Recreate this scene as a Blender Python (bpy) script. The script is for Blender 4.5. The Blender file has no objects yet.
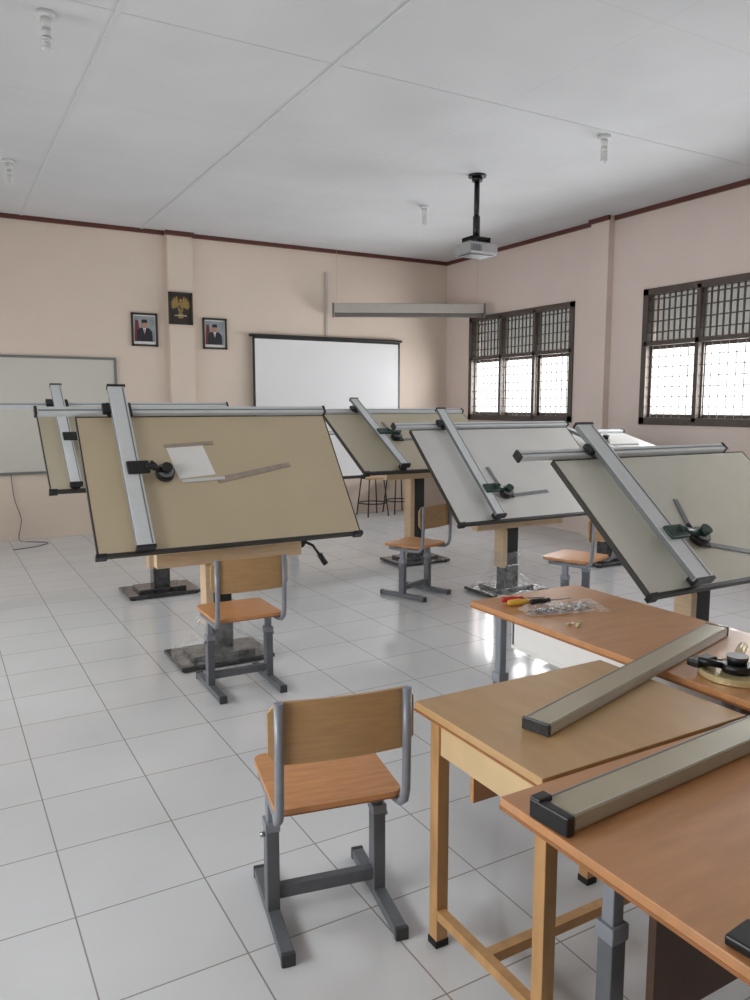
import bpy, bmesh, math, random
from mathutils import Vector, Matrix, Euler
random.seed(4)
scene = bpy.context.scene
try:
    scene.view_settings.view_transform = 'Standard'
except Exception:
    pass

# ------------------------------------------------------------------ materials
def srgb(r, g, b):
    def c(v):
        v /= 255.0
        return v / 12.92 if v <= 0.04045 else ((v + 0.055) / 1.055) ** 2.4
    return (c(r), c(g), c(b), 1)

def new_mat(name):
    m = bpy.data.materials.new(name)
    m.use_nodes = True
    nt = m.node_tree
    return m, nt, nt.nodes['Principled BSDF']

def mat(name, rgb, rough=0.5, metal=0.0, var=0.06, scale=12.0, bump=0.0, coat=0.0, spec=0.5, stretch=(1, 1, 1)):
    m, nt, p = new_mat(name)
    tc = nt.nodes.new('ShaderNodeTexCoord')
    mp = nt.nodes.new('ShaderNodeMapping')
    mp.inputs['Scale'].default_value = stretch
    no = nt.nodes.new('ShaderNodeTexNoise')
    no.inputs['Scale'].default_value = scale
    no.inputs['Detail'].default_value = 5
    nt.links.new(tc.outputs['Object'], mp.inputs['Vector'])
    nt.links.new(mp.outputs['Vector'], no.inputs['Vector'])
    cr = nt.nodes.new('ShaderNodeValToRGB')
    c = srgb(*rgb)
    cr.color_ramp.elements[0].position = 0.3
    cr.color_ramp.elements[1].position = 0.7
    cr.color_ramp.elements[0].color = tuple(max(0, v * (1 - var)) for v in c[:3]) + (1,)
    cr.color_ramp.elements[1].color = tuple(min(1, v * (1 + var)) for v in c[:3]) + (1,)
    nt.links.new(no.outputs['Fac'], cr.inputs['Fac'])
    nt.links.new(cr.outputs['Color'], p.inputs['Base Color'])
    p.inputs['Roughness'].default_value = rough
    p.inputs['Metallic'].default_value = metal
    p.inputs['Coat Weight'].default_value = coat
    p.inputs['Specular IOR Level'].default_value = spec
    if bump:
        b = nt.nodes.new('ShaderNodeBump')
        b.inputs['Strength'].default_value = bump
        b.inputs['Distance'].default_value = 0.01
        nt.links.new(no.outputs['Fac'], b.inputs['Height'])
        nt.links.new(b.outputs['Normal'], p.inputs['Normal'])
    return m

def grid_mat(name, tile, grout, w, h, ox, oy, mortar, rough, var=0.03, bump=0.3, coat=0.0):
    m, nt, p = new_mat(name)
    tc = nt.nodes.new('ShaderNodeTexCoord')
    mp = nt.nodes.new('ShaderNodeMapping')
    mp.inputs['Location'].default_value = (-ox, -oy, 0)
    br = nt.nodes.new('ShaderNodeTexBrick')
    br.offset = 0.0
    br.squash = 1.0
    br.inputs['Scale'].default_value = 1.0
    br.inputs['Brick Width'].default_value = w
    br.inputs['Row Height'].default_value = h
    br.inputs['Mortar Size'].default_value = mortar
    br.inputs['Mortar Smooth'].default_value = 0.1
    br.inputs['Bias'].default_value = 0.0
    c = srgb(*tile)
    br.inputs['Color1'].default_value = tuple(v * (1 - var) for v in c[:3]) + (1,)
    br.inputs['Color2'].default_value = tuple(min(1, v * (1 + var)) for v in c[:3]) + (1,)
    br.inputs['Mortar'].default_value = srgb(*grout)
    nt.links.new(tc.outputs['Object'], mp.inputs['Vector'])
    nt.links.new(mp.outputs['Vector'], br.inputs['Vector'])
    no = nt.nodes.new('ShaderNodeTexNoise')
    no.inputs['Scale'].default_value = 1.3
    no.inputs['Detail'].default_value = 6
    nt.links.new(tc.outputs['Object'], no.inputs['Vector'])
    mr = nt.nodes.new('ShaderNodeMapRange')
    mr.inputs['From Min'].default_value = 0.3
    mr.inputs['From Max'].default_value = 0.7
    mr.inputs['To Min'].default_value = 0.94
    mr.inputs['To Max'].default_value = 1.03
    nt.links.new(no.outputs['Fac'], mr.inputs['Value'])
    mx = nt.nodes.new('ShaderNodeVectorMath')
    mx.operation = 'SCALE'
    nt.links.new(br.outputs['Color'], mx.inputs[0])
    nt.links.new(mr.outputs['Result'], mx.inputs['Scale'])
    nt.links.new(mx.outputs['Vector'], p.inputs['Base Color'])
    p.inputs['Roughness'].default_value = rough
    p.inputs['Coat Weight'].default_value = coat
    b = nt.nodes.new('ShaderNodeBump')
    b.inputs['Strength'].default_value = bump
    b.inputs['Distance'].default_value = 0.002
    b.invert = True
    nt.links.new(br.outputs['Fac'], b.inputs['Height'])
    nt.links.new(b.outputs['Normal'], p.inputs['Normal'])
    return m

def clear_mat(name, alpha, rgb=(240, 245, 245), rough=0.1, vary=True):
    m, nt, p = new_mat(name)
    p.inputs['Base Color'].default_value = srgb(*rgb)
    p.inputs['Roughness'].default_value = rough
    tr = nt.nodes.new('ShaderNodeBsdfTransparent')
    mx = nt.nodes.new('ShaderNodeMixShader')
    mx.inputs['Fac'].default_value = alpha
    if vary:
        no = nt.nodes.new('ShaderNodeTexNoise')
        no.inputs['Scale'].default_value = 9
        mr = nt.nodes.new('ShaderNodeMapRange')
        mr.inputs['From Min'].default_value = 0.35
        mr.inputs['From Max'].default_value = 0.7
        mr.inputs['To Min'].default_value = max(0, alpha * 0.5)
        mr.inputs['To Max'].default_value = min(1, alpha * 1.5)
        nt.links.new(no.outputs['Fac'], mr.inputs['Value'])
        nt.links.new(mr.outputs['Result'], mx.inputs['Fac'])
    nt.links.new(tr.outputs[0], mx.inputs[1])
    nt.links.new(p.outputs[0], mx.inputs[2])
    nt.links.new(mx.outputs[0], nt.nodes['Material Output'].inputs['Surface'])
    return m

M = {}
M['wall'] = mat('wall_paint', (222, 206, 191), 0.75, var=0.02, scale=2.0)
M['wall_r'] = mat('wall_paint_pink', (220, 205, 197), 0.75, var=0.02, scale=2.0)
M['ceil'] = grid_mat('ceiling_panels', (209, 211, 214), (201, 203, 206), 1.36, 1.42, 1.04, 3.28, 0.005, 0.8, 0.006, 0.1)
M['batten'] = mat('ceiling_batten', (206, 208, 211), 0.8, var=0.01)
M['floor'] = grid_mat('floor_tiles', (206, 208, 210), (146, 141, 134), 0.415, 0.42, 0.30, 2.42, 0.0026, 0.11, 0.02, 0.4)
M['trim'] = mat('trim_paint', (92, 50, 42), 0.5)
M['winframe'] = mat('window_frame_paint', (82, 72, 66), 0.5)
M['iron'] = mat('grille_iron', (72, 66, 58), 0.5)
M['ironlight'] = mat('lower_grille_iron', (96, 90, 82), 0.5)
M['glass'] = clear_mat('window_glass', 0.06, vary=False)
M['glassdark'] = clear_mat('eaves_shaded_glass', 0.72, (150, 146, 134), 0.3, vary=False)  # shade of the eaves outside, put into the transom pane colour
M['alu'] = mat('aluminium', (208, 212, 214), 0.36, 0.12, 0.03, 30)
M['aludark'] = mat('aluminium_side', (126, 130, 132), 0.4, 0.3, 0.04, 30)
M['alutan'] = mat('aluminium_warm', (172, 164, 140), 0.32, 0.12, 0.05, 8)  # tan reflection put into the rail colour; also tints the emblem
M['alutrim'] = mat('aluminium_groove', (176, 174, 162), 0.4, 0.15, 0.04, 20)
M['black'] = mat('black_plastic', (22, 22, 24), 0.38, var=0.2)
M['blackmetal'] = mat('black_painted_steel', (32, 34, 35), 0.4, 0.1, 0.25, 5)
M['wrap'] = mat('wrapped_black_steel', (50, 52, 54), 0.14, 0.0, 0.7, 22, bump=0.9, coat=0.6)
M['boardtan'] = mat('board_tan', (192, 177, 148), 0.40, 0, 0.03, 3, coat=0.2)
M['boardbeige'] = mat('board_beige', (184, 175, 152), 0.40, 0, 0.03, 3, coat=0.2)
M['boardgrey'] = mat('board_grey_white', (206, 206, 203), 0.30, 0, 0.03, 3, coat=0.4)
M['boardgreen'] = mat('board_pale_olive', (208, 207, 194), 0.18, 0, 0.03, 3, coat=0.7)
M['boardwhite'] = mat('board_white', (228, 229, 229), 0.4, 0, 0.02, 3)
M['edge'] = mat('board_edging', (48, 46, 42), 0.5)
M['beige'] = mat('beige_wood', (204, 178, 146), 0.5, 0, 0.08, 10, stretch=(1, 1, 6))
M['seat'] = mat('orange_plywood', (196, 138, 88), 0.40, 0, 0.14, 9, stretch=(1, 7, 1), coat=0.15)
M['back'] = mat('tan_plywood', (180, 143, 99), 0.42, 0, 0.10, 9, stretch=(1, 1, 9), coat=0.15)
M['tube'] = mat('grey_blue_tube', (134, 139, 147), 0.36, 0.12, 0.06, 20)
M['tubedark'] = mat('dark_grey_tube', (98, 102, 107), 0.4, 0.12, 0.08, 20)
M['footcap'] = mat('foot_cap', (58, 60, 63), 0.6)
M['deskorange'] = mat('orange_laminate', (188, 135, 89), 0.32, 0, 0.09, 6, stretch=(1, 5, 1), coat=0.2)
M['desktan'] = mat('tan_laminate', (186, 150, 104), 0.34, 0, 0.06, 5, stretch=(4, 1, 1), coat=0.2)
M['leg'] = mat('pine_wood', (186, 144, 95), 0.45, 0, 0.14, 9, stretch=(3, 3, 0.6))
M['edgewood'] = mat('wood_edge', (152, 100, 60), 0.5, 0, 0.1, 12)
M['pale'] = mat('pale_wood', (210, 184, 142), 0.5, 0, 0.06, 9)
M['darkpanel'] = mat('dark_brown_panel', (78, 56, 44), 0.5, 0, 0.15, 6)
M['white'] = mat('white_plastic', (228, 228, 226), 0.4, 0, 0.02)
M['paper'] = mat('paper_white', (230, 230, 228), 0.7, 0, 0.02)
M['screen'] = mat('screen_fabric', (232, 232, 234), 0.8, 0, 0.01, 2)
M['wb'] = mat('whiteboard_surface', (206, 204, 195), 0.35, 0, 0.02, 1.5)
M['casing'] = mat('screen_casing_paint', (190, 184, 176), 0.5, 0, 0.03)
M['casingdark'] = mat('screen_casing_dark', (112, 108, 104), 0.5)  # darker grey for the case underside and end caps
M['taupe'] = mat('taupe_scale', (156, 143, 130), 0.5, 0, 0.15, 20)
M['red'] = mat('red_plastic', (178, 30, 34), 0.35)
M['yellow'] = mat('yellow_plastic', (212, 170, 60), 0.35)
M['steel'] = mat('steel', (170, 172, 176), 0.25, 0.9)
M['gold'] = mat('gold_paint', (164, 136, 78), 0.5, 0.1)
M['brass'] = mat('brass_ring', (196, 180, 136), 0.35, 0.3)
M['green'] = mat('dark_green_plastic', (24, 56, 48), 0.35)
M['plastic'] = clear_mat('clear_plastic_bag', 0.3, (235, 235, 235), 0.12)
M['film'] = clear_mat('clear_plastic_film', 0.15, (225, 228, 228), 0.08)
M['suit'] = mat('printed_suit', (34, 36, 46), 0.5)
M['skin'] = mat('printed_skin', (176, 132, 104), 0.5)
M['flag'] = mat('printed_backdrop', (150, 156, 160), 0.5, 0, 0.2, 15)
M['emblack'] = mat('emblem_backing', (46, 38, 34), 0.5)
M['maroon'] = mat('printed_maroon', (120, 46, 44), 0.5)
M['projector'] = mat('projector_body', (156, 156, 156), 0.4)
M['lens'] = mat('lens_glass', (20, 24, 34), 0.05, coat=1)
M['cfl'] = mat('lamp_tube', (214, 216, 216), 0.35)
M['rubber'] = mat('rubber', (24, 24, 24), 0.7)
M['pouch'] = mat('olive_fabric', (112, 106, 84), 0.8, var=0.2, scale=40)

# ------------------------------------------------------------------ mesh builder
class MB:
    def __init__(s):
        s.bm = bmesh.new(); s.mats = []
    def mi(s, k):
        m = M[k]
        if m not in s.mats: s.mats.append(m)
        return s.mats.index(m)
    def faces(s, fs, k, smooth=False):
        i = s.mi(k)
        for f in fs:
            f.material_index = i; f.smooth = smooth
    def box(s, c, size, k, rot=None, bevel=0.0):
        r = bmesh.ops.create_cube(s.bm, size=1.0)
        vs = r['verts']
        mt = Matrix.Translation(c) @ ((rot.to_matrix().to_4x4()) if rot else Matrix()) @ Matrix.Diagonal((size[0], size[1], size[2], 1))
        bmesh.ops.transform(s.bm, matrix=mt, verts=vs)
        fs = set(f for v in vs for f in v.link_faces)
        s.faces(fs, k)
        if bevel:
            es = list(set(e for v in vs for e in v.link_edges))
            bb = bmesh.ops.bevel(s.bm, geom=es, offset=bevel, segments=2, affect='EDGES', profile=0.5)
            s.faces(bb['faces'], k)
        return s
    def b2(s, x0, x1, y0, y1, z0, z1, k, bevel=0.0):
        return s.box(((x0 + x1) / 2, (y0 + y1) / 2, (z0 + z1) / 2), (abs(x1 - x0), abs(y1 - y0), abs(z1 - z0)), k, None, bevel)
    def tube(s, path, r, k, n=10, sq=None, caps=True, radii=None):
        path = [Vector(p) for p in path]
        rings = []
        up = None
        for i, p in enumerate(path):
            if i == 0: t = path[1] - p
            elif i == len(path) - 1: t = p - path[-2]
            else: t = (path[i + 1] - p).normalized() + (p - path[i - 1]).normalized()
            t.normalize()
            if up is None:
                a = Vector((0, 0, 1)) if abs(t.z) < 0.9 else Vector((1, 0, 0))
                up = (a - t * a.dot(t)).normalized()
            else:
                up = (up - t * up.dot(t)).normalized()
            side = t.cross(up)
            rr = radii[i] if radii else r
            ring = []
            for j in range(n):
                th = 2 * math.pi * (j + 0.5) / n
                ring.append(s.bm.verts.new(p + (side * math.cos(th) + up * math.sin(th)) * rr))
            rings.append(ring)
        fs = []
        for a, b in zip(rings, rings[1:]):
            for j in range(n):
                fs.append(s.bm.faces.new((a[j], a[(j + 1) % n], b[(j + 1) % n], b[j])))
        s.faces(fs, k, n > 4)
        if caps:
            s.faces([s.bm.faces.new(rings[0][::-1]), s.bm.faces.new(rings[-1])], k)
        return s
    def cyl(s, p0, p1, r, k, n=20, r2=None):
        return s.tube([p0, p1], r, k, n, radii=[r, r if r2 is None else r2])
    def prism(s, pts, z0, z1, k, mtx=None):
        mtx = mtx or Matrix()
        a = [s.bm.verts.new(mtx @ Vector((x, y, z0))) for x, y in pts]
        b = [s.bm.verts.new(mtx @ Vector((x, y, z1))) for x, y in pts]
        n = len(pts)
        fs = [s.bm.faces.new(a[::-1]), s.bm.faces.new(b)]
        fs += [s.bm.faces.new((a[i], a[(i + 1) % n], b[(i + 1) % n], b[i])) for i in range(n)]
        s.faces(fs, k)
        return s
    def ring(s, c, r0, r1, z0, z1, k, n=32, mtx=None):
        mtx = mtx or Matrix()
        L = []
        for (r, z) in ((r0, z0), (r1, z0), (r1, z1), (r0, z1)):
            L.append([s.bm.verts.new(mtx @ Vector((c[0] + r * math.cos(2 * math.pi * j / n), c[1] + r * math.sin(2 * math.pi * j / n), z))) for j in range(n)])
        fs = []
        for q in range(4):
            a, b = L[q], L[(q + 1) % 4]
            for j in range(n):
                fs.append(s.bm.faces.new((a[j], a[(j + 1) % n], b[(j + 1) % n], b[j])))
        s.faces(fs, k)
        return s
    def curved(s, w, h, t, bow, r, k, zc, y0, nx=16):
        # upright plywood panel bowed backwards (towards -y) at its middle
        fr, bk = [], []
        for i in range(nx + 1):
            x = -w / 2 + w * i / nx
            over = abs(x) - (w / 2 - r)
            hh = h / 2 if over <= 0 else h / 2 - r + math.sqrt(max(0, r * r - over * over))
            y = y0 - bow * (1 - (2 * x / w) ** 2)
            fr.append((s.bm.verts.new((x, y + t / 2, zc - hh)), s.bm.verts.new((x, y + t / 2, zc + hh))))
            bk.append((s.bm.verts.new((x, y - t / 2, zc - hh)), s.bm.verts.new((x, y - t / 2, zc + hh))))
        fs = []
        for i in range(nx):
            a, b, c, d = fr[i], fr[i + 1], bk[i], bk[i + 1]
            fs += [s.bm.faces.new((a[0], b[0], b[1], a[1])), s.bm.faces.new((c[0], c[1], d[1], d[0])),
                   s.bm.faces.new((a[1], b[1], d[1], c[1])), s.bm.faces.new((a[0], c[0], d[0], b[0]))]
        fs += [s.bm.faces.new((fr[0][0], fr[0][1], bk[0][1], bk[0][0])), s.bm.faces.new((fr[-1][0], bk[-1][0], bk[-1][1], fr[-1][1]))]
        s.faces(fs, k)
        return s
    def build(s, name, parent=None, loc=(0, 0, 0), rot=(0, 0, 0)):
        bmesh.ops.recalc_face_normals(s.bm, faces=s.bm.faces[:])
        me = bpy.data.meshes.new(name)
        s.bm.to_mesh(me); s.bm.free()
        for m in s.mats: me.materials.append(m)
        o = bpy.data.objects.new(name, me)
        scene.collection.objects.link(o)
        o.parent = parent
        o.location = loc; o.rotation_euler = rot
        return o

def rr(w, h, r, n=6, cx=0, cy=0):
    pts = []
    for (sx, sy, a0) in ((1, 1, 0), (-1, 1, 90), (-1, -1, 180), (1, -1, 270)):
        for i in range(n + 1):
            a = math.radians(a0 + 90 * i / n)
            pts.append((cx + sx * (w / 2 - r) + r * math.cos(a), cy + sy * (h / 2 - r) + r * math.sin(a)))
    return pts

def root(name, loc, label, cat, yaw=0.0, group=None):
    e = bpy.data.objects.new(name, None)
    e.empty_display_size = 0.1
    scene.collection.objects.link(e)
    e.location = loc; e.rotation_euler = (0, 0, yaw)
    e['label'] = label; e['category'] = cat
    if group: e['group'] = group
    return e

def tag(o, label, cat, group=None):
    o['label'] = label; o['category'] = cat
    if group: o['group'] = group
    return o

def struct(o, label=None):
    o['kind'] = 'structure'
    if label: o['label'] = label
    return o

# ------------------------------------------------------------------ room shell
X0, X1, Y0, Y1, ZC = -1.4, 7.02, -1.8, 10.04, 3.77
struct(MB().b2(X0 - .2, X1 + .2, Y0 - .2, Y1 + .2, -.1, 0, 'floor').build('floor'), 'glossy white square ceramic floor tiles with grey grout')
struct(MB().b2(X0 - .2, X1 + .2, Y0 - .2, Y1 + .2, ZC, ZC + .1, 'ceil').build('ceiling'), 'pale grey flat ceiling panels with thin joints')
b = MB(); b.b2(X0 - .2, X1 + .2, Y1, Y1 + .2, 0, ZC, 'wall'); b.b2(2.70, 3.02, Y1 - .07, Y1, 0, ZC, 'wall')
struct(b.build('wall_back'), 'peach painted wall with a shallow pilaster')
struct(MB().b2(X0 - .2, X1 + .2, Y0 - .2, Y0, 0, ZC, 'wall').build('wall_front'), 'peach painted wall')

def wall_with_holes(name, xa, xb, holes, k, pil=None):
    b = MB(); y = Y0
    for (ya, yb, za, zb) in sorted(holes):
        b.b2(xa, xb, y, ya, 0, ZC, k)
        b.b2(xa, xb, ya, yb, 0, za, k); b.b2(xa, xb, ya, yb, zb, ZC, k)
        y = yb
    b.b2(xa, xb, y, Y1, 0, ZC, k)
    if pil: b.b2(*pil, 0, ZC, k)
    return struct(b.build(name), 'painted plaster wall with window openings')

WR = [(7.30, 9.40, 1.42, 2.85), (4.06, 6.16, 1.42, 2.85), (0.9, 3.0, 1.42, 2.85)]
WL = [(7.0, 9.1, 1.1, 2.85), (3.9, 6.0, 1.1, 2.85), (0.8, 2.9, 1.1, 2.85)]  # assumed openings in the unseen left wall, added for side light
wall_with_holes('wall_right', X1, X1 + .2, WR, 'wall_r', (X1 - .09, X1, 6.67, 6.95))
wall_with_holes('wall_left', X0 - .2, X0, WL, 'wall')

# crown trim
tz0, tz1 = ZC - .05, ZC
b = MB(); b.b2(X0, 2.68, Y1 - .03, Y1, tz0, tz1, 'trim'); b.b2(2.68, 3.04, Y1 - .10, Y1 - .07, tz0 - .005, tz1, 'trim'); b.b2(3.04, X1, Y1 - .03, Y1, tz0, tz1, 'trim')
struct(b.build('trim_1'), 'dark red-brown ceiling moulding')
b = MB(); b.b2(X1 - .03, X1, Y0, 6.65, tz0, tz1, 'trim'); b.b2(X1 - .12, X1 - .09, 6.65, 6.97, tz0, tz1, 'trim'); b.b2(X1 - .03, X1, 6.97, Y1, tz0, tz1, 'trim')
struct(b.build('trim_2'), 'dark red-brown ceiling moulding')
struct(MB().b2(2.385, 2.415, Y0, Y1 - .03, ZC - .008, ZC, 'batten').build('trim_3'), 'thin pale ceiling batten')
struct(MB().b2(1.025, 1.055, Y0, Y1 - .03, ZC - .006, ZC, 'batten').build('trim_4'), 'thin pale ceiling batten')
struct(MB().b2(X0, X1 - .03, 4.69, 4.71, ZC - .003, ZC, 'batten').build('trim_5'), 'thin pale ceiling batten')

def window(n, xin, sgn, hole, panes):
    ya, yb, za, zb = hole
    e = bpy.data.objects.new('window_%d' % n, None); scene.collection.objects.link(e)
    e.location = (xin, ya, za); struct(e, 'dark wooden three-pane window with iron security bars')
    W, H = yb - ya, zb - za
    f = MB(); t = .04
    d0, d1 = -.02 * sgn, .09 * sgn
    zt = .86   # transom height above sill
    f.b2(d0, d1, -.03, t, -.03, H + .03, 'winframe'); f.b2(d0, d1, W - t, W + .03, -.03, H + .03, 'winframe')
    f.b2(d0, d1, -.03, W + .03, -.04, t, 'winframe'); f.b2(d0, d1, -.03, W + .03, H - t, H + .03, 'winframe')
    f.b2(d0, d1, 0, W, zt - .025, zt + .025, 'winframe')
    for i in range(1, panes):
        y = W * i / panes
        f.b2(d0, d1, y - .025, y + .025, 0, H, 'winframe')
    f.build('window_frame', e)
    for i in range(panes):
        ya_, yb_ = W * i / panes + .025, W * (i + 1) / panes - .025
        if i == 0: ya_ = t
        if i == panes - 1: yb_ = W - t
        s = MB(); q = .04; e0, e1 = .05 * sgn, .08 * sgn
        s.b2(e0, e1, ya_, ya_ + q, t, zt - .025, 'winframe'); s.b2(e0, e1, yb_ - q, yb_, t, zt - .025, 'winframe')
        s.b2(e0, e1, ya_, yb_, t, t + q, 'winframe'); s.b2(e0, e1, ya_, yb_, zt - .025 - q, zt - .025, 'winframe')
        s.build('casement_sash', e)
        MB().b2(.063 * sgn, .067 * sgn, ya_ + q, yb_ - q, t + q, zt - .025 - q, 'glass').build('glass_pane', e)
        MB().b2(.063 * sgn, .067 * sgn, ya_, yb_, zt + .025, H - t, 'glassdark').build('transom_pane', e)
    g = MB()
    xg = .02 * sgn
    nb = int(W / .075)
    for i in range(1, nb):
        y = W * i / nb
        g.b2(xg - .005, xg + .005, y - .010, y + .010, zt, H, 'iron')
    for z in (zt + .12, zt + .24, zt + .36, zt + .48):
        g.b2(xg - .008, xg + .008, 0, W, z - .007, z + .007, 'iron')
    nb2 = int(W / .095)
    for i in range(1, nb2):
        y = W * i / nb2
        g.b2(xg - .004, xg + .004, y - .004, y + .004, t, zt, 'ironlight')
    for z in (.16, .27, .38, .49, .60, .71):
        g.b2(xg - .004, xg + .004, 0, W, z - .004, z + .004, 'ironlight')
    g.build('security_grille', e)
    return e
window(1, X1, 1, WR[0], 3)
window(2, X1, 1, WR[1], 3)
window(3, X1, 1, WR[2], 3)
window(4, X0, -1, WL[0], 3)
window(5, X0, -1, WL[1], 3)
window(6, X0, -1, WL[2], 3)

# ------------------------------------------------------------------ drafting tables
def drafting_table(x0, yt, zt, a, W, H, base, board, label, xt=.26, ovl=.25, ovr=0.0, head=(.19, .03), headcol='black', lever=False, wrap=True, top=.17, scales=True, sr=0.0, tw=.085, film=False):
    al = math.radians(a)
    e = root('drafting_table', (base[0], base[1], 0), label, 'drafting table', group='adjustable drafting tables')
    cx = x0 + W / 2; cy = yt - H / 2 * math.cos(al); cz = zt - H / 2 * math.sin(al)
    L = (cx - base[0], cy - base[1], cz); R = (al, 0, 0)
    b = MB()
    b.b2(-W / 2 + .006, W / 2 - .006, -H / 2 + .006, H / 2 - .006, -.025, .001, board)
    for (xa, xb, ya, yb) in ((-W / 2, -W / 2 + .008, -H / 2, H / 2), (W / 2 - .008, W / 2, -H / 2, H / 2), (-W / 2, W / 2, H / 2 - .008, H / 2)):
        b.b2(xa, xb, ya, yb, -.028, .002, 'edge')
    b.b2(-W / 2, W / 2, -H / 2 - .012, -H / 2 + .006, -.03, .004, 'edge')
    b.b2(-W / 2 - .01, -W / 2 + .05, -H / 2 - .02, -H / 2 + .006, -.035, .012, 'black')
    b.b2(W / 2 - .05, W / 2 + .01, -H / 2 - .02, -H / 2 + .006, -.035, .012, 'black')
    b.build('drawing_board', e, L, R)
    # horizontal rail
    r = MB(); yr = H / 2 + .030; xa, xb = -W / 2 - ovl, W / 2 + ovr
    r.box(((xa + xb) / 2, yr, .012), (xb - xa, .050, .036), 'alu', bevel=.004)
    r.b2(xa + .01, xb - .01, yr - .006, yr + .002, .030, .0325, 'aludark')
    r.b2(xa - .012, xa + .004, yr - .027, yr + .027, -.01, .034, 'black')
    r.b2(xb - .004, xb + .012, yr - .027, yr + .027, -.01, .034, 'black')
    r.build('horizontal_rail', e, L, R)
    # vertical track
    xv = -W / 2 + xt; t = MB(); hw = tw / 2
    ya, yb = -H / 2 + .0, H / 2 + top
    t.box((xv, (ya + yb) / 2, .066), (tw, yb - ya, .030), 'alu', bevel=.004)
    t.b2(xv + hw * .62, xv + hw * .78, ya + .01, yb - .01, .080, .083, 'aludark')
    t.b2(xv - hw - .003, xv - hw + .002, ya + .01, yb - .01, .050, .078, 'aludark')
    t.b2(xv - hw - .004, xv + hw + .004, yb - .004, yb + .012, .046, .084, 'black')
    t.b2(xv - hw - .004, xv + hw + .004, ya - .012, ya + .004, .040, .084, 'black')
    t.build('vertical_track', e, L, R)
    c = MB()
    c.box((xv, H / 2 + .02, .040), (.15, .10, .022), 'black', bevel=.006)
    c.box((xv - .075, H / 2 + .02, .052), (.05, .07, .03), 'black', bevel=.006)
    c.build('rail_carriage', e, L, R)
    MB().box((xv, -H / 2 + .03, .028), (.07, .05, .05), 'black', bevel=.006).build('track_foot', e, L, R)
    # drafting head
    hx, hy = xv + head[0], head[1]
    h = MB()
    h.box((xv + .035, hy + .01, .088), (.13, .085, .022), headcol, bevel=.008)
    h.tube([(xv + .07, hy + .015, .10), (xv + .12, hy + .01, .085), (hx - .02, hy, .06)], .018, headcol, 10)
    h.cyl((hx, hy, .012), (hx, hy, .05), .054, 'black', 28)
    h.cyl((hx, hy, .05), (hx, hy, .062), .046, 'aludark', 28)
    h.cyl((hx, hy, .06), (hx, hy, .10), .026, headcol, 20, .032)
    h.tube([(hx - .05, hy + .03, .06), (hx - .085, hy + .055, .075)], .012, 'black', 8)
    h.build('drafting_head', e, L, R)
    if scales:
        Mt = Matrix.Translation((hx, hy, 0)) @ Matrix.Rotation(sr, 4, 'Z')
        s = MB(); s.prism([(.04, -.035), (.46, -.035), (.46, -.005), (.04, -.005)], .003, .008, 'aludark', Mt)
        s.prism([(.0, -.045), (.07, -.045), (.07, .005), (.0, .005)], .006, .014, 'black', Mt)
        s.build('scale_ruler', e, L, R)
        s = MB(); s.prism([(-.02, .04), (.01, .04), (.01, .30), (-.02, .30)], .003, .008, 'aludark', Mt)
        s.build('scale_ruler', e, L, R)
    # underside bearers
    u = MB()
    u.b2(-.30, -.24, -H / 2 + .08, H / 2 - .08, -.075, -.028, 'beige'); u.b2(.24, .30, -H / 2 + .08, H / 2 - .08, -.075, -.028, 'beige')
    u.b2(-.34, .34, -.03, .03, -.12, -.070, 'blackmetal')
    u.build('board_bearer', e, L, R)
    zc = cz - .10
    lo = min(zc - .1, cz - H / 2 * math.sin(al) - .045)
    if lever: lo -= .025
    s = MB(); s.b2(-.40, .54, -.10, -.03, lo - .085, lo, 'beige', .004)
    s.b2(-.05, .05, -.07, .05, lo - .11, lo + .02, 'blackmetal')
    s.build('support_bar', e, (0, 0, 0))
    dy = L[1]
    c = MB()
    w = 'wrap' if wrap else 'blackmetal'
    c.b2(-.045, .075, -.055, .06, .05, lo - .06, 'blackmetal', .004)
    c.b2(-.092, -.045, -.058, .060, .22, lo - .01, 'beige', .002)
    c.b2(-.045, .05, -.045, .045, lo - .08, zc, 'blackmetal')
    c.box((-.0, dy, zc - .0), (.60, .07, .05), 'blackmetal')
    c.b2(-.06, .08, -.06, .065, .05, .24, w, .006)
    c.build('column', e)
    p = MB()
    p.box((0, 0, .022), (.60, .42, .028), w, bevel=.008)
    p.box((0, 0, .048), (.40, .26, .03), w, bevel=.008)
    for sx in (-.26, .26):
        for sy in (-.17, .17):
            p.cyl((sx, sy, 0), (sx, sy, .012), .025, 'rubber', 12)
    p.build('base', e)
    if film:
        rnd = random.Random(9)
        f = MB(); n = 30; rings = []
        for (z, rx, ry) in ((.36, .110, .085), (.32, .12, .095), (.28, .115, .092), (.23, .13, .105), (.17, .135, .115), (.11, .19, .15), (.085, .25, .18), (.06, .28, .20), (.03, .29, .205)):
            ring = []
            for j in range(n):
                a_ = 2 * math.pi * j / n
                ca, sa = math.cos(a_), math.sin(a_)
                k_ = 1 / max(abs(ca), abs(sa)) ** .7
                q = 1 + rnd.uniform(-.07, .11)
                ring.append(f.bm.verts.new((ca * rx * k_ * q, sa * ry * k_ * q, z + rnd.uniform(-.010, .014))))
            rings.append(ring)
        f.faces([f.bm.faces.new((a_[j], a_[(j + 1) % n], b_[(j + 1) % n], b_[j])) for a_, b_ in zip(rings, rings[1:]) for j in range(n)], 'film')
        f.build('plastic_wrapping', e)
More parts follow.
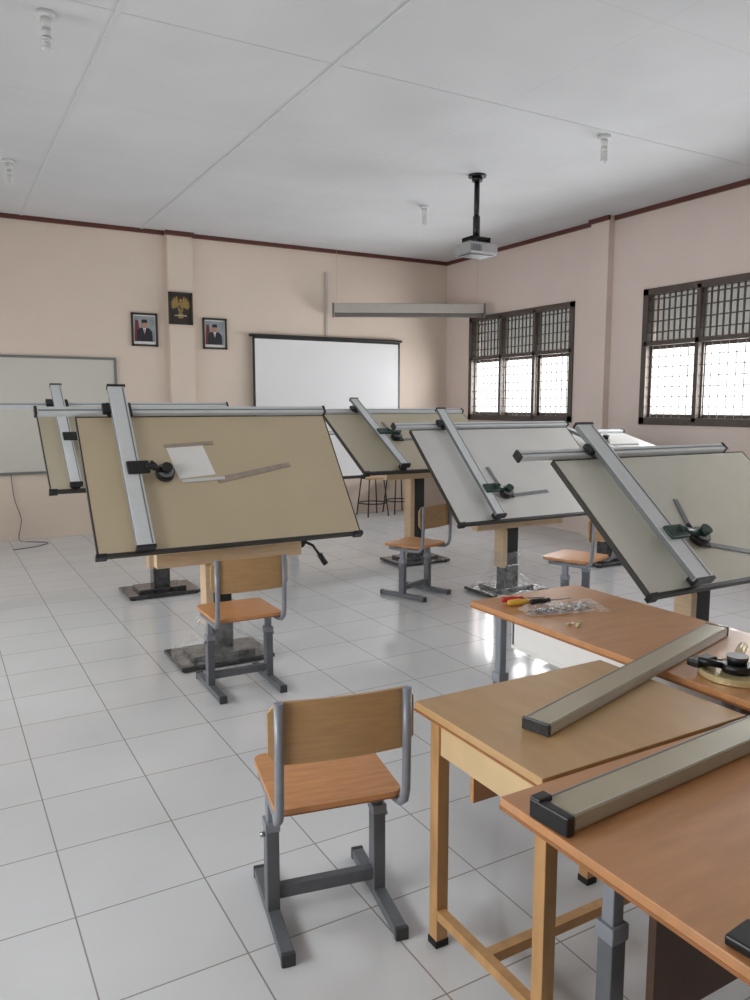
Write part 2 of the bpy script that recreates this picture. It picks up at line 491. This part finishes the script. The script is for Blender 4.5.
    if lever:
        l = MB()
        l.tube([(.46, -.02, lo - .03), (.58, -.04, lo - .01), (.64, -.06, lo - .04), (.69, -.08, lo - .12)], .010, 'black', 8)
        l.tube([(.68, -.075, lo - .10), (.72, -.09, lo - .17)], .019, 'black', 10)
        l.tube([(.58, -.03, lo - .01), (.68, -.0, lo + .02)], .014, 'black', 8)
        l.cyl((.56, -.06, lo - .02), (.56, .0, lo - .02), .028, 'black', 14)
        l.build('height_lever', e)
    return e, L, R

T1 = drafting_table(.74, 4.87, 1.53, 54, 1.63, .92, (1.51, 4.65), 'boardtan', 'tan drafting table with paper, black head and hand lever', xt=.25, ovl=.21, lever=True, head=(.20, .03), scales=False, tw=.10, film=True)
T2 = drafting_table(.745, 6.90, 1.565, 41, 1.63, .92, (1.62, 6.57), 'boardbeige', 'beige drafting table standing behind the tan one', xt=.18, ovl=.27, top=.22)
T3 = drafting_table(3.37, 6.93, 1.51, 31, 1.70, 1.0, (4.25, 6.60), 'boardbeige', 'beige drafting table below the ceiling projector', xt=.41, ovl=.1, headcol='green')
T4 = drafting_table(3.46, 5.46, 1.393, 44, 1.75, 1.0, (4.24, 5.12), 'boardgrey', 'grey-white drafting table with a dark green head', xt=.36, ovl=.15, head=(.22, -.25), headcol='green', sr=.05, film=True)
T5 = drafting_table(2.93, 3.17, 1.30, 41, 1.63, .92, (3.75, 2.86), 'boardgreen', 'pale olive glossy drafting table beside the desks', xt=.33, ovl=.23, ovr=-.18, head=(.26, -.18), headcol='green', sr=-.3, top=.2, tw=.125)
T6 = drafting_table(5.36, 5.95, 1.30, 15, 1.15, .80, (5.93, 5.6), 'boardgrey', 'grey drafting table beside the window wall', xt=.3, ovl=.0)
T7 = drafting_table(2.95, 9.0, 1.22, 31, 1.60, .92, (3.75, 8.62), 'boardwhite', 'white drafting table in front of the projection screen', xt=.3, ovl=.0)

# paper and loose rulers on the tan table
def on_board(T, name, fn, label, cat):
    e, L, R = T
    b = MB(); fn(b)
    o = b.build(name)
    o.matrix_world = Matrix.Translation(Vector(e.location) + Vector(L)) @ Euler(R).to_matrix().to_4x4()
    tag(o, label, cat)
    return o
on_board(T1, 'paper_sheet', lambda b: b.prism([(-.28, .0), (-.05, .02), (-.09, .235), (-.32, .225)], .0015, .003, 'paper'), 'white paper sheet taped to the tan board', 'paper')
on_board(T1, 'scale_ruler', lambda b: b.prism([(-.33, .222), (-.02, .238), (-.02, .262), (-.33, .246)], .0035, .008, 'taupe'), 'taupe drafting scale across the paper edge', 'ruler')
on_board(T1, 'scale_ruler', lambda b: b.prism([(-.04, -.045), (.46, .055), (.45, .085), (-.05, -.005)], .0015, .007, 'taupe'), 'worn taupe drafting scale lying slanted on the board', 'ruler')
on_board(T1, 'scale_ruler', lambda b: b.prism([(-.27, -.03), (.0, -.02), (.0, .0), (-.27, -.01)], .0035, .008, 'alu'), 'short pale metal scale beside the drafting head', 'ruler')

# ------------------------------------------------------------------ chairs
def make_chair():
    e = root('school_chair', (0, 0, 0), 'x', 'chair', group='adjustable school chairs')
    s = MB(); s.prism(rr(.39, .38, .035, 6, 0, .01), .434, .450, 'seat'); s.prism(rr(.386, .376, .035, 6, 0, .01), .428, .434, 'edgewood')
    s.build('seat', e)
    b = MB(); b.curved(.435, .182, .012, .022, .03, 'back', .69, -.193)
    b.build('backrest', e)
    for sx in (-1, 1):
        t = MB()
        x = .190 * sx
        t.tube([(x, -.217, .785), (x, -.217, .60), (x, -.212, .47), (x, -.200, .435), (x * .99, -.170, .412), (x * .95, -.12, .408), (x * .93, .14, .408)], .0135, 'tube', 12)
        t.build('backrest_tube', e)
        l = MB(); xl = .174 * sx
        l.b2(xl - .015, xl + .015, -.015, .025, .30, .41, 'tube', .003)
        l.b2(xl - .020, xl + .020, -.022, .032, .03, .32, 'tubedark', .003)
        l.b2(xl - .023, xl + .023, -.025, .035, .295, .325, 'tube', .002)
        l.cyl((xl + .02 * sx, .005, .28), (xl + .034 * sx, .005, .28), .008, 'steel', 10)
        l.build('leg', e)
        f = MB()
        f.b2(xl - .020, xl + .020, -.225, .225, .006, .038, 'tubedark', .003)
        f.b2(xl - .021, xl + .021, -.232, -.215, 0, .040, 'footcap', .003)
        f.b2(xl - .021, xl + .021, .215, .232, 0, .040, 'footcap', .003)
        f.build('foot', e)
    c = MB(); c.b2(-.155, .155, -.012, .022, .065, .105, 'tubedark', .003)
    c.build('crossbar', e)
    for y in (-.06, .07):
        c = MB(); c.b2(-.17, .17, y, y + .025, .405, .428, 'tubedark')
        c.build('seat_rail', e)
    return e
proto = make_chair()
spots = [(1.01, 2.08, -11, 'wooden school chair with grey legs beside the desks'),
         (1.455, 4.10, -1, 'wooden school chair pulled up to the tan drafting table'),
         (3.50, 5.42, 20, 'wooden school chair angled away beside a drafting table column'),
         (4.25, 4.30, 19, 'wooden school chair between two pale drafting tables')]
parts = list(proto.children)
for i, (x, y, a, lab) in enumerate(spots):
    if i == 0:
        e = proto
    else:
        e = proto.copy(); scene.collection.objects.link(e)
        for p in parts:
            q = p.copy(); q.parent = e; scene.collection.objects.link(q)
    e.location = (x, y, 0); e.rotation_euler = (0, 0, math.radians(a)); e['label'] = lab

# far stools by the back wall
def stool():
    e = root('metal_stool', (0, 0, 0), 'black metal stool with a wooden seat near the back wall', 'stool', group='stools by the back wall')
    MB().prism(rr(.32, .32, .05), .54, .56, 'back').build('seat', e)
    for sx in (-1, 1):
        for sy in (-1, 1):
            MB().tube([(sx * .12, sy * .12, .54), (sx * .17, sy * .17, 0)], .010, 'blackmetal', 8).build('leg', e)
    MB().ring((0, 0), .19, .205, .18, .195, 'blackmetal').build('footrest', e)
    return e
s0 = stool(); s0.location = (5.52, 9.72, 0); pp = list(s0.children)
s1 = s0.copy(); scene.collection.objects.link(s1); s1.location = (6.00, 9.78, 0)
for p in pp:
    q = p.copy(); q.parent = s1; scene.collection.objects.link(q)

# ------------------------------------------------------------------ desks
e = root('wooden_table', (1.535, 1.535, 0), 'small tan table with pine legs and low stretchers', 'table')
t = MB(); t.b2(-.37, .37, -.27, .27, .727, .75, 'desktan', .002); t.b2(-.372, .372, -.271, .272, .722, .728, 'edgewood')
t.build('tabletop', e)
for sx in (-.31, .30):
    for sy in (-.225, .225):
        l = MB(); l.b2(sx - .02, sx + .02, sy - .02, sy + .02, .02, .722, 'leg', .002); l.b2(sx - .022, sx + .022, sy - .022, sy + .022, 0, .022, 'rubber'); l.build('leg', e)
for (xa, xb, ya, yb, k) in ((-.322, -.304, -.205, .205, 'pale'), (.294, .312, -.205, .205, 'pale'), (-.29, .28, .215, .233, 'deskorange'), (-.29, .28, -.24, -.222, 'pale')):
    MB().b2(xa, xb, ya, yb, .60, .722, k).build('apron', e)
MB().b2(-.29, .28, .09, .105, .50, .722, 'deskorange').build('back_panel', e)
for (xa, xb, ya, yb) in ((-.328, -.30, -.205, .205), (.29, .318, -.205, .205), (-.30, .29, -.02, .01)):
    MB().b2(xa, xb, ya, yb, .09, .12, 'leg').build('stretcher', e)

def steel_desk(loc, w, d, label, k, leg_x, leg_y):
    e = root('school_desk', loc, label, 'desk', group='orange laminate school desks')
    t = MB(); t.b2(-w / 2, w / 2, -d / 2, d / 2, .728, .75, k, .002); t.b2(-w / 2 - .001, w / 2 + .001, -d / 2 - .001, d / 2 + .001, .722, .73, 'edgewood')
    t.build('desktop', e)
    for sx in (-1, 1):
        for sy in (-1, 1):
            l = MB(); x, y = sx * leg_x, sy * leg_y
            l.b2(x - .022, x + .022, y - .022, y + .022, .03, .45, 'tubedark', .003)
            l.b2(x - .017, x + .017, y - .017, y + .017, .44, .722, 'tube', .003)
            l.b2(x - .026, x + .026, y - .026, y + .026, .42, .46, 'tube', .003)
            l.b2(x - .024, x + .024, y - .024, y + .024, 0, .03, 'rubber')
            l.build('leg', e)
    return e
A = steel_desk((1.66, .90, 0), 1.26, .70, 'orange laminate desk with grey steel legs and a loose rail', 'deskorange', .41, .22)
MB().b2(-.375, .56, .13, .15, .25, .722, 'darkpanel').build('modesty_panel', A)
for (xa, xb, ya, yb) in ((-.39, .39, -.235, -.21), (-.425, -.395, -.20, .20), (.395, .425, -.20, .20)):
    MB().b2(xa, xb, ya, yb, .66, .70, 'tubedark').build('frame_rail', A)
C = steel_desk((2.31, 1.965, 0), .62, 1.38, 'orange laminate desk holding tools and a plastic bag', 'deskorange', .25, .55)
p = MB(); p.b2(-.23, -.215, -.50, .50, .58, .722, 'white'); p.b2(-.235, .235, -.50, .50, .58, .595, 'white'); p.b2(.215, .23, -.50, .50, .58, .722, 'white'); p.b2(-.23, .23, .49, .505, .58, .722, 'white'); p.build('drawer_tray', C)
for (xa, xb) in ((-.265, -.235), (.235, .265)):
    MB().b2(xa, xb, -.53, .53, .10, .13, 'tubedark').build('frame_rail', C)

def beam(p0, p1, w, th, label, z=.751):
    p0 = Vector((*p0, 0)); p1 = Vector((*p1, 0)); L = (p1 - p0).length; ang = math.atan2(p1.y - p0.y, p1.x - p0.x)
    e = root('drafting_track', (p0.x, p0.y, z), label, 'drafting machine rail', yaw=ang)
    b = MB(); b.box((L / 2, 0, th / 2), (L, w, th), 'alutan', bevel=.004)
    b.b2(.005, L - .005, -w * .5 - .001, -w * .5 + .002, th * .2, th * .8, 'alutrim')
    b.b2(.005, L - .005, -w * .46, -w * .41, th - .0015, th + .001, 'alutrim'); b.b2(.005, L - .005, w * .40, w * .45, th - .0015, th + .001, 'aludark')
    b.build('rail_body', e)
    for x in (-.003, L + .003):
        c = MB(); c.box((x, 0, th / 2 + .0005), (.010, w + .003, th + .001), 'black', bevel=.002); c.build('end_cap', e)
    return e
beam((1.325, 1.465), (2.50, 1.80), .08, .032, 'loose aluminium rail lying across two desks')
bm2 = beam((1.060, 1.105), (2.20, 1.19), .09, .036, 'loose aluminium rail with a black end block')
c = MB(); c.box((-.016, .0, .021), (.022, .105, .042), 'black', bevel=.004); c.box((-.006, .038, .040), (.04, .028, .014), 'black', bevel=.004); c.build('end_block', bm2)

# drafting head lying on the desk
e = root('protractor_instrument', (2.16, 1.475, .752), 'detached brass protractor ring with black knob and arms', 'drafting instrument')
h = MB(); h.ring((0, 0), .040, .112, 0, .012, 'brass', 40); h.ring((0, 0), .104, .114, .010, .020, 'brass', 40); h.cyl((0, 0, 0), (0, 0, .016), .044, 'black', 28); h.build('protractor_ring', e)
h = MB(); h.cyl((.0, .0, .016), (.0, .0, .04), .046, 'black', 28); h.cyl((.0, .0, .04), (.0, .0, .065), .028, 'black', 24, .034); h.build('control_knob', e)
h = MB(); h.tube([(-.03, .03, .03), (-.07, .05, .04), (-.08, .08, .04)], .012, 'black', 10); h.box((-.05, .09, .030), (.10, .045, .024), 'black', bevel=.006); h.build('linkage_arm', e)
h = MB(); h.tube([(.03, .02, .035), (.10, .06, .045), (.16, .09, .045)], .015, 'brass', 10); h.build('linkage_arm', e)
e = root('tool_pouch', (2.36, 1.35, .752), 'olive fabric pouch with a rounded edge on the desk', 'pouch')
MB().prism(rr(.14, .10, .045), 0, .022, 'pouch').build('pouch_body', e, rot=(0, 0, .3))
e = root('rail_end', (1.078, .682, .751), 'black capped end of a metal rail on a desk', 'drafting machine rail', yaw=.1)
c = MB(); c.box((0, 0, .009), (.07, .055, .018), 'black', bevel=.004); c.build('end_cap', e)
c = MB(); c.box((.20, 0, .008), (.33, .045, .015), 'alutan', bevel=.003); c.build('rail_body', e)

def screwdriver(x, y, yaw, k, label):
    e = root('screwdriver', (x, y, .765), label, 'screwdriver', yaw=yaw)
    MB().tube([(-.05, 0, 0), (-.045, 0, 0), (.0, 0, 0), (.03, 0, 0), (.045, 0, 0), (.05, 0, 0)], .012, k, 12, radii=[.006, .012, .014, .010, .013, .008]).build('handle', e)
    MB().tube([(.05, 0, 0), (.15, 0, 0), (.155, 0, 0)], .003, 'steel', 8, radii=[.003, .003, .0015]).build('shaft', e)
screwdriver(2.14, 2.54, -.25, 'red', 'red-handled screwdriver with a steel shaft')
screwdriver(2.13, 2.49, -.22, 'yellow', 'yellow-handled screwdriver beside the red one')
screwdriver(2.22, 2.455, -.15, 'black', 'black-handled screwdriver beside the plastic bag')
e = root('plastic_bag', (2.24, 2.33, .752), 'clear crumpled plastic bag of small metal parts', 'plastic bag')
bg = MB(); n = 14; vs = []
for i in range(n + 1):
    row = []
    for j in range(9):
        x = -.18 + .36 * i / n; y = -.065 + .13 * j / 8
        ed = min(i, n - i, j, 8 - j)
        row.append(bg.bm.verts.new((x + random.uniform(-.006, .006), y + random.uniform(-.006, .006), (.003 if ed == 0 else .012 + random.uniform(0, .018)))))
    vs.append(row)
bg.faces([bg.bm.faces.new((vs[i][j], vs[i + 1][j], vs[i + 1][j + 1], vs[i][j + 1])) for i in range(n) for j in range(8)], 'plastic')
bg.build('bag_film', e, rot=(0, 0, -.3))
for i in range(34):
    x, y = random.uniform(-.13, .13), random.uniform(-.035, .035)
    an = random.uniform(0, 3.1)
    s = MB(); s.tube([(x, y, .006), (x + .04 * math.cos(an), y + .04 * math.sin(an), .006)], .004, random.choice(['steel', 'brass', 'black', 'black']), 8)
    s.cyl((x, y, .001), (x, y, .012), .007, random.choice(['steel', 'black']), 8)
    s.build('screw', e)
for i, (x, y) in enumerate([(2.10, 2.16), (2.13, 2.14), (2.11, 2.12)]):
    s = MB(); s.tube([(0, 0, .005), (.025, .01 * i, .005)], .004, 'steel', 8); s.cyl((0, 0, 0), (0, 0, .010), .007, 'brass', 8)
    tag(s.build('screw', None, (x, y, .751)), 'small loose metal screw on the orange desk', 'screw', 'loose screws on the desk')

# ------------------------------------------------------------------ back wall items
e = root('whiteboard', (1.0, Y1, .80), 'wide wall whiteboard in a thin aluminium frame', 'whiteboard')
MB().b2(-1.38, 1.02, -.022, -.004, .0, 1.36, 'wb').build('writing_surface', e)
f = MB()
for (xa, xb, za, zb) in ((-1.40, 1.03, 1.35, 1.38), (-1.40, 1.03, -.02, .01), (-1.40, -1.375, 0, 1.36), (1.005, 1.035, 0, 1.36)): f.b2(xa, xb, -.035, -.002, za, zb, 'aludark')
f.build('frame', e)
def smooth(pts, n=8):
    P = [Vector(p) for p in pts]; out = []
    P = [P[0]] + P + [P[-1]]
    for i in range(1, len(P) - 2):
        for j in range(n):
            t = j / n; a, b_, c_, d = P[i - 1], P[i], P[i + 1], P[i + 2]
            out.append(.5 * ((2 * b_) + (c_ - a) * t + (2 * a - 5 * b_ + 4 * c_ - d) * t * t + (3 * b_ - a - 3 * c_ + d) * t ** 3))
    out.append(P[-2]); return out
c = MB(); c.tube(smooth([(.78, 10.02, .78), (.80, 10.0, .5), (.86, 9.98, .25), (.82, 9.9, .02), (.95, 9.75, .008), (1.1, 9.6, .008), (.95, 9.4, .008), (.7, 9.3, .008)]), .005, 'tubedark', 6)
tag(c.build('power_cable'), 'thin grey cable drooping down the wall to the floor', 'cable')

e = root('projection_screen', (4.97, Y1 - .07, .95), 'white projection screen with black borders against the wall', 'projection screen')
MB().b2(-1.13, 1.13, .0, .006, .04, 1.55, 'screen').build('screen_fabric', e)
f = MB(); f.b2(-1.16, -1.13, -.002, .006, .0, 1.57, 'black'); f.b2(1.13, 1.16, -.002, .006, .0, 1.57, 'black'); f.b2(-1.16, 1.16, -.002, .006, 1.54, 1.57, 'black'); f.b2(-1.16, 1.16, -.002, .006, 0, .05, 'black'); f.build('border', e)
f = MB(); f.box((0, .02, 1.585), (2.40, .055, .035), 'black', bevel=.01); f.build('top_casing', e)
f = MB(); f.b2(-1.2, 1.2, -.015, .02, -.03, .0, 'blackmetal'); f.build('bottom_bar', e)

p0 = Vector((4.98, 9.88)); p1 = Vector((6.86, 8.90)); ang = math.atan2(p1.y - p0.y, p1.x - p0.x); L = (p1 - p0).length
e = root('screen_case', (p0.x, p0.y, 2.82), 'long beige retracted screen case hanging across the corner', 'projector screen case', yaw=ang)
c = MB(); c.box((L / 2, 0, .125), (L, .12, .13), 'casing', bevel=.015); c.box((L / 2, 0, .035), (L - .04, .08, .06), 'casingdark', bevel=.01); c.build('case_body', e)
for x in (0, L):
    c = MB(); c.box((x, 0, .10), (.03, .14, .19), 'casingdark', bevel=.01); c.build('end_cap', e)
for x in (.05, L - .1):
    c = MB(); c.cyl((x, 0, .18), (x, 0, .95), .002, 'casing', 8); c.build('hanging_wire', e)
tag(MB().b2(4.93, 4.965, Y1 - .02, Y1, 2.55, 3.45, 'casing').build('cable_conduit'), 'narrow pale cable conduit on the wall', 'conduit')

def picture(x, z, w, h, y, label, kind):
    e = root('framed_portrait' if kind == 'p' else 'framed_emblem', (x, y, z), label, 'picture')
    f = MB(); t = .024
    for (xa, xb, za, zb) in ((-w / 2, w / 2, h / 2 - t, h / 2), (-w / 2, w / 2, -h / 2, -h / 2 + t), (-w / 2, -w / 2 + t, -h / 2, h / 2), (w / 2 - t, w / 2, -h / 2, h / 2)): f.b2(xa, xb, -.025, -.001, za, zb, 'edge')
    f.build('frame', e)
    p = MB(); Mx = Matrix.Rotation(math.radians(90), 4, 'X')
    iw, ih = w - 2 * t, h - 2 * t
    def flat(pts, k, lay): p.prism(pts, .004 + lay * .0012, .005 + lay * .0012, k, Mx)
    def ell(cx, cy, rx, ry, n=20): return [(cx + rx * math.cos(6.2832 * i / n), cy + ry * math.sin(6.2832 * i / n)) for i in range(n)]
    if kind == 'p':
        flat([(-iw / 2, -ih / 2), (iw / 2, -ih / 2), (iw / 2, ih / 2), (-iw / 2, ih / 2)], 'paper', 0)
        flat([(-iw * .46, -ih * .40), (iw * .46, -ih * .40), (iw * .46, ih * .46), (-iw * .46, ih * .46)], 'flag', 1)
        flat([(-iw * .46, -ih * .40), (-iw * .2, -ih * .40), (-iw * .26, ih * .30), (-iw * .40, ih * .34)], 'maroon', 2)
        flat([(-iw * .36, -ih * .40), (iw * .36, -ih * .40), (iw * .34, -ih * .06), (iw * .20, ih * .06), (-iw * .20, ih * .06), (-iw * .34, -ih * .06)], 'suit', 3)
        flat([(-iw * .07, ih * .07), (0, -ih * .16), (iw * .07, ih * .07)], 'paper', 4)
        flat([(-iw * .018, ih * .03), (0, -ih * .2), (iw * .018, ih * .03)], 'red', 5)
        flat(ell(0, ih * .18, iw * .12, ih * .13), 'skin', 5)
        flat([(-iw * .125, ih * .23), (iw * .125, ih * .23), (iw * .11, ih * .345), (-iw * .11, ih * .345)], 'suit', 6)
        p.build('portrait_print', e)
    else:
        flat([(-iw / 2, -ih / 2), (iw / 2, -ih / 2), (iw / 2, ih / 2), (-iw / 2, ih / 2)], 'emblack', 0)
        for s in (-1, 1):
            for i in range(7):
                a = math.radians(80 - i * 17); r = .112 - .006 * i
                c0 = (s * .028, .030); d = (math.cos(a) * s, math.sin(a)); nn = (-d[1] * .010, d[0] * .010)
                flat([(c0[0] - nn[0], c0[1] - nn[1]), (c0[0] + d[0] * r - nn[0], c0[1] + d[1] * r - nn[1]), (c0[0] + d[0] * (r + .012), c0[1] + d[1] * (r + .012)), (c0[0] + d[0] * r + nn[0], c0[1] + d[1] * r + nn[1]), (c0[0] + nn[0], c0[1] + nn[1])], 'gold', 1 + (i % 2))
        flat(ell(0, .01, .036, .07), 'gold', 3)
        flat([(-.02, -.04), (.02, -.04), (.035, -.115), (0, -.125), (-.035, -.115)], 'gold', 3)
        flat(ell(.004, .10, .018, .022), 'gold', 4)
        flat([(.018, .11), (.046, .098), (.018, .092)], 'gold', 5)
        flat([(-.026, .038), (.026, .038), (.026, -.0), (0, -.035), (-.026, 0)], 'emblack', 5)
        flat([(-.022, .034), (-.001, .034), (-.001, .003), (-.022, .003)], 'maroon', 6)
        flat([(.001, .034), (.022, .034), (.022, .003), (.001, .003)], 'alutan', 6)
        flat([(-.022, .001), (-.001, .001), (-.001, -.028), (-.022, -.002)], 'alutan', 6)
        flat([(.001, .001), (.022, .001), (.022, -.002), (.001, -.028)], 'maroon', 6)
        flat([(-.009, .011), (.009, .011), (.009, -.005), (0, -.013), (-.009, -.005)], 'emblack', 7)
        flat([(-.08, -.085), (-.03, -.077), (.03, -.077), (.08, -.085), (.075, -.100), (.03, -.093), (-.03, -.093), (-.075, -.100)], 'alutan', 6)
        p.build('emblem_print', e)
picture(2.40, 2.54, .325, .41, Y1, 'framed portrait of a person in a dark suit and cap', 'p')
picture(2.845, 2.82, .31, .40, Y1 - .07, 'framed golden eagle crest on a dark ground', 'g')
picture(3.31, 2.53, .325, .40, Y1, 'framed official portrait of a person in a dark suit', 'p')

# ------------------------------------------------------------------ ceiling items
e = root('ceiling_projector', (4.65, 6.17, ZC), 'grey projector hanging from a black ceiling pole', 'projector')
m = MB(); m.cyl((0, 0, -.02), (0, 0, 0), .085, 'black', 28); m.cyl((0, 0, -.06), (0, 0, -.02), .05, 'black', 24); m.cyl((0, 0, -.42), (0, 0, -.05), .026, 'black', 16); m.cyl((0, 0, -.58), (0, 0, -.38), .034, 'black', 16); m.box((0, 0, -.59), (.22, .16, .02), 'black'); m.b2(-.11, -.09, -.08, .08, -.63, -.58, 'black'); m.b2(.09, .11, -.08, .08, -.63, -.58, 'black')
m.build('ceiling_mount', e)
m = MB(); m.box((0, 0, -.69), (.34, .25, .11), 'projector', bevel=.02)
for i in range(7): m.b2(-.15 + i * .018, -.14 + i * .018, -.127, -.123, -.725, -.665, 'tubedark')
m.box((.0, -.0, -.748), (.28, .20, .012), 'tubedark', bevel=.004)
m.build('projector_body', e)
m = MB(); m.cyl((.09, .12, -.685), (.09, .155, -.685), .04, 'tubedark', 24); m.cyl((.09, .15, -.685), (.09, .158, -.685), .03, 'lens', 24); m.build('lens', e)

def bulb(x, y):
    e = root('ceiling_bulb', (x, y, ZC), 'white ceiling lamp holder with a spiral energy bulb', 'lamp', group='ceiling bulbs')
    m = MB(); m.cyl((0, 0, -.03), (0, 0, 0), .05, 'cfl', 24); m.cyl((0, 0, -.085), (0, 0, -.03), .028, 'cfl', 20); m.build('lamp_holder', e)
    m = MB(); m.cyl((0, 0, -.13), (0, 0, -.085), .03, 'cfl', 20, .024)
    pts = [(.020 * math.cos(t * .6), .020 * math.sin(t * .6), -.13 - t * .0016) for t in range(44)]
    m.tube(pts, .0105, 'cfl', 8); m.build('bulb', e)
for x, y in ((.69, 4.9), (.74, 7.88), (4.89, 4.79), (4.85, 7.38)): bulb(x, y)

# ------------------------------------------------------------------ world and light
w = bpy.data.worlds.new('world'); scene.world = w; w.use_nodes = True
bg = w.node_tree.nodes['Background']
bg.inputs['Color'].default_value = (0.95, 0.975, 1.0, 1); bg.inputs['Strength'].default_value = 2.5
def area(name, loc, rot, sx, sy, power, col=(1, 1, 1)):
    l = bpy.data.lights.new(name, 'AREA'); l.shape = 'RECTANGLE'; l.size = sx; l.size_y = sy; l.energy = power; l.color = col
    o = bpy.data.objects.new(name, l); scene.collection.objects.link(o); o.location = loc; o.rotation_euler = rot
    return o
for i, (ya, yb, za, zb) in enumerate(WR):
    area('window_fill', (X1 + .35, (ya + yb) / 2, (za + zb) / 2 - .3), (0, math.radians(90), 0), 1.2, 2.0, 175, (.97, .985, 1))
for i, (ya, yb, za, zb) in enumerate(WL):
    area('window_fill', (X0 - .35, (ya + yb) / 2, (za + zb) / 2), (0, math.radians(-90), 0), 1.7, 2.0, (150, 215, 240)[i], (.97, .985, 1))  # fill lamps added outside the unseen left wall to brighten the room

# ------------------------------------------------------------------ camera
cam = bpy.data.cameras.new('camera'); co = bpy.data.objects.new('camera', cam); scene.collection.objects.link(co)
cam.sensor_fit = 'VERTICAL'; cam.sensor_height = 36.0; cam.lens = 36.0 * 772 / 1000
co.location = (0, 0, 1.6)
co.rotation_euler = (math.radians(90 - 7.015), 0, math.radians(-29.774))
scene.camera = co
